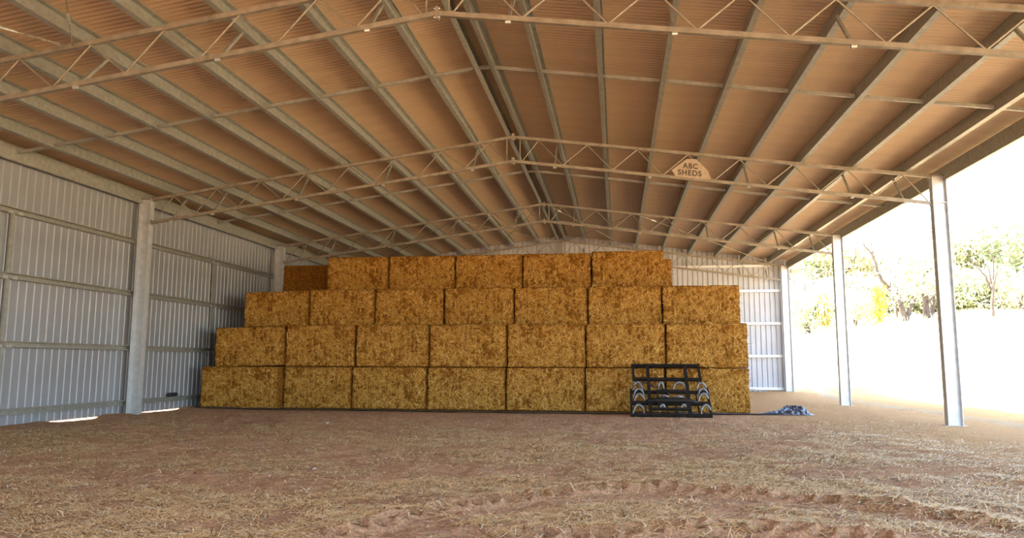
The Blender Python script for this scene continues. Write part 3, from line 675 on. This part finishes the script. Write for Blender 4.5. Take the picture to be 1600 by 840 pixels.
def tree(x, y, h, stems, leaf, per, label, name='gum_tree', seed=1, spread=.75, lsize=.42, cat='tree', group=None, rad=.2, tilt=.45, cloud=(.8, .8, .55)):
    rs = random.Random(seed); z = gz(x, y); t = thing(name, (x, y, z), label, cat, group); tips = []; mb = MB()
    for s in range(stems):
        a = 2*math.pi*s/stems+rs.uniform(-.5, .5); d = Vector((math.cos(a)*tilt*(stems > 1), math.sin(a)*tilt*(stems > 1), 1)).normalized()
        if stems == 1: d = Vector((rs.uniform(-.25, .25)*tilt*2, 0, 1)).normalized()
        grow(rs, mb, Vector((x, y, z-.15)), d, h*.42, rad, 0, tips, 3, spread)
    mb.build('trunk', M['bark'], t, True)
    if per:
        me = leaf_cloud([tuple(q-Vector((x, y, z))) for q in tips], per, cloud, lsize, M[leaf], seed); tag(link('foliage', me, t), None, None, None, 'stuff')
    return t
def at_px(u, Y): q = ray(u, 495); return float(CAM[0]+q[0]/q[1]*Y)
def tree_px(name, label, Y, limbs, m_leaf=None, leaves=(), per=60, cloud=(.9, .9, .6), lsize=.4, seed=1, u0=0, v0=0, sc=1.0):
    """limbs traced as (points, base radius); the tree stands on the paddock at distance Y and gets its own depth"""
    rs = random.Random(seed); p = lambda a, b, dy=0: Vector(onY(u0+a/sc, v0+b/sc, Y+dy))
    x, _, z0 = p(*limbs[0][0][0]); z = gz(x, Y); dz = z-z0; t = thing(name, (x, Y, z), label, 'tree'); k = 0
    for pts, r in limbs:
        dy = rs.uniform(-1.2, 1.2); n = len(pts)
        q = [p(a, b, dy*i/max(n-1, 1))+Vector((0, 0, dz)) for i, (a, b) in enumerate(pts)]
        if k == 0: q[0].z -= .2
        fine = []
        for a, b in zip(q, q[1:]):
            for i in range(3): fine.append(a.lerp(b, i/3)+Vector((rs.gauss(0, .04), rs.gauss(0, .04), 0))*(1 if i else 0))
        fine.append(q[-1]); MB().tube(fine, [r*(1-.72*i/(len(fine)-1)) for i in range(len(fine))], 7, True).build('trunk' if k == 0 else 'branch', M['bark'], t, True)
        tw = MB(); c = 0                       # twigs
        for i in range(len(fine)//2, len(fine)-1):
            d = Vector((rs.gauss(0, .7), rs.gauss(0, .7), rs.uniform(.2, 1))).normalized(); L = rs.uniform(.6, 1.6)
            tw.tube([fine[i], fine[i]+d*L*.5, fine[i]+d*L+Vector((rs.gauss(0, .2), 0, .15))], [r*.22, r*.16, r*.06], 4, False)
        tag(tw.build('twigs', M['bark'], t), None, None, None, 'stuff'); k += 1
    if leaves:
        cs = [tuple(p(a, b, rs.uniform(-2, 2))+Vector((0, 0, dz))-Vector((x, Y, z))) for a, b in leaves for _ in range(3)]
        tag(link('foliage', leaf_cloud(cs, per, cloud, lsize, M[m_leaf], seed), t), None, None, None, 'stuff')
    return t
Z1 = dict(u0=1220, v0=380, sc=5.6)
tree_px('gum_tree', 'large forked tree with pale yellow foliage between the open columns', 78, [
    ([(1090, 668), (1060, 560), (1025, 430), (1005, 300)], .34), ([(1095, 665), (1130, 560), (1175, 420), (1250, 270), (1350, 170)], .26),
    ([(1025, 430), (960, 400), (880, 310), (835, 200), (800, 90), (720, -20)], .22), ([(800, 90), (790, 20), (780, -90)], .10), ([(1010, 300), (1020, 170), (1075, 10), (1090, -80)], .15),
    ([(1035, 180), (1110, 110), (1165, 10)], .08), ([(1250, 270), (1300, 150)], .08)],
    'leaf_yellow', [(1050, 250), (1120, 300), (1180, 200), (1120, 400), (1000, 220), (1240, 120), (1280, 60), (1150, 60), (1180, 330), (1060, 60)], 70, seed=5, **Z1)
tree_px('gum_tree', 'slim dark tree standing close left of the large forked tree', 82, [([(1010, 600), (1000, 500), (975, 430), (950, 320), (955, 170), (948, 0), (960, -110)], .18), ([(990, 470), (1030, 420)], .1)], seed=6, **Z1)
tree_px('gum_tree', 'thick dark trunk left in the clump beside the nearest open column', 80, [([(1275, 650), (1270, 540), (1280, 380)], .40), ([(1272, 560), (1250, 470), (1225, 390)], .22)], 'leaf_green', [(1270, 330), (1220, 330)], 60, seed=7, **Z1)
tree_px('gum_tree', 'thick dark trunk right in the clump beside the nearest open column', 82, [([(1318, 612), (1325, 520), (1345, 400)], .34), ([(1320, 560), (1312, 470), (1330, 400)], .2)], 'leaf_green', [(1330, 330)], 60, seed=8, **Z1)
tree_px('gum_tree', 'leaning dark-trunked tree beside the far corner column', 68, [([(225, 700), (240, 600), (280, 510), (330, 440)], .26), ([(190, 640), (170, 570), (140, 480)], .12), ([(215, 690), (205, 600), (260, 500)], .1)],
    'leaf_green', [(200, 450), (260, 420), (160, 520), (330, 380), (170, 620), (230, 560), (140, 400)], 60, seed=9, **Z1)
tree_px('gum_tree', 'tall bare tree with two thin limbs above the far corner column', 84, [([(190, 560), (190, 360), (200, 170)], .16), ([(205, 360), (260, 240), (330, 150), (375, 115)], .12), ([(185, 420), (140, 300)], .09)], seed=10, **Z1)
tree_px('gum_tree', 'low dark multi-stemmed mallee right of the middle column', 76, [([(650, 690), (640, 650), (610, 600)], .10), ([(655, 690), (665, 640), (690, 590)], .1), ([(652, 690), (655, 620)], .08)],
    'leaf_green', [(640, 560), (690, 540), (620, 500), (720, 500), (670, 470)], 70, seed=11, **Z1)
tree_px('gum_tree', 'thin twin-stemmed tree right of the middle column', 95, [([(685, 560), (680, 460), (705, 340)], .14), ([(680, 470), (668, 330), (665, 250)], .12)], 'leaf_green', [(690, 300), (640, 350), (740, 330), (780, 420), (860, 480)], 60, seed=12, **Z1)
Z2 = dict(u0=1440, v0=300, sc=3.82)
tree_px('gum_tree', 'bare forked dark tree right of the nearest open column', 80, [([(423, 742), (423, 660), (428, 560), (440, 500), (468, 455)], .20), ([(425, 600), (400, 540), (370, 490), (330, 450), (260, 355)], .12),
    ([(428, 560), (405, 480), (382, 400)], .11), ([(432, 530), (430, 440), (410, 330)], .10), ([(423, 680), (380, 668), (335, 668)], .12)], seed=14, **Z2)
tree_px('gum_tree', 'spindly grey tree behind the bare forked tree', 92, [([(355, 680), (345, 600), (345, 520)], .13), ([(350, 640), (375, 580)], .08)], 'leaf_green', [(300, 560), (260, 600), (390, 640)], 40, seed=15, **Z2)
tree_px('gum_tree', 'cluster of grey stems right of the bare forked tree', 92, [([(460, 670), (458, 590)], .15), ([(480, 670), (490, 540)], .15)], 'leaf_green', [(470, 540), (520, 500)], 40, seed=16, **Z2)
tree_px('gum_tree', 'dark-stemmed tree cut by the right edge', 90, [([(595, 665), (590, 610), (605, 540)], .2), ([(592, 630), (575, 570)], .1)], 'leaf_yellow', [(560, 500), (600, 470), (520, 560), (540, 600)], 50, seed=17, **Z2)
def sapling(u, Y, h, lb, seed):
    x = at_px(u, Y); z = gz(x, Y); t = thing('golden_sapling', (x, Y, z), lb, 'sapling')
    MB().tube([(x, Y, z-.1), (x+.05, Y, z+h*.5), (x, Y, z+h*.9)], [.05, .035, .015], 6).build('stem', M['bark'], t)
    g = np.random.default_rng(seed); cs = [(g.normal(0, .1), g.normal(0, .1), h*k) for k in np.linspace(.18, .95, 26)]
    tag(link('foliage', leaf_cloud(cs, 26, (.32, .32, .12), .22, M['leaf_gold'], seed), t), None, None, None, 'stuff')
sapling(1288, 68, 3.6, 'golden yellow sapling between the far corner and middle columns', 3); sapling(1374, 70, 4.0, 'golden yellow sapling between the middle and nearest open columns', 4)
bg_t = tree(at_px(1330, 125), 125, 14, 4, 'leaf_green', 16, 'pale grey-green tree in the distant line of scrub', seed=61, group='distant trees', lsize=.6, cloud=(1.2, 1.2, .9))
bg_y = tree(at_px(1480, 122), 122, 13, 4, 'leaf_yellow', 16, 'pale yellow tree in the distant line of scrub', seed=67, group='distant yellow trees', lsize=.6, cloud=(1.2, 1.2, .9))
rs = random.Random(3)
for k in range(22):
    src = bg_t if rs.random() < .62 else bg_y; Y = rs.uniform(105, 160); u = 1215+ (1690-1215)*(k+rs.random())/22; x = at_px(u, Y)
    o = copy_tree(src); o.location = (x, Y, gz(x, Y)-.2); s = rs.uniform(.8, 1.35); o.scale = (s*1.05, s*1.05, s); o.rotation_euler.z = rs.uniform(0, 6.28)
shrub = tree(at_px(1330, 86), 86, 3.2, 5, 'leaf_green', 10, 'low pale green shrub along the foot of the trees', name='shrub', seed=71, group='low shrubs', lsize=.32, cat='shrub', rad=.05, cloud=(.4, .4, .3))
for k in range(24):
    Y = rs.uniform(90, 112); u = 1225+(1680-1225)*(k+rs.random())/24; x = at_px(u, Y); o = copy_tree(shrub); o.location = (x, Y, gz(x, Y)-.05); s = rs.uniform(1.0, 2.1); o.scale = (s, s, s); o.rotation_euler.z = rs.uniform(0, 6.28)
# dry grass in the paddock
n = 26000; a = rng.uniform(.2, .56, n); Yg = rng.uniform(34, 95, n); gxp = CAM[0]+a*Yg; kk = (gxp > 25) & (rng.uniform(0, 1, n) < sstep(.42, .68, fbm(gxp*.16, Yg*.16, 3))); gxp = gxp[kk]; Yg = Yg[kk]; n = len(gxp)
gr = strands('dry_grass', np.c_[gxp, Yg, ground_z(gxp, Yg)-.02], np.c_[rng.normal(0, .3, n), rng.normal(0, .3, n), np.ones(n)], np.c_[rng.normal(0, 1, n), -np.ones(n), np.zeros(n)], rng.uniform(.25, .7, n), rng.uniform(.02, .045, n), rng.normal(0, .05, n), M['drygrass'])
tag(link('dry_grass', gr), 'pale dry grass tufts standing in the paddock', 'grass', None, 'stuff')
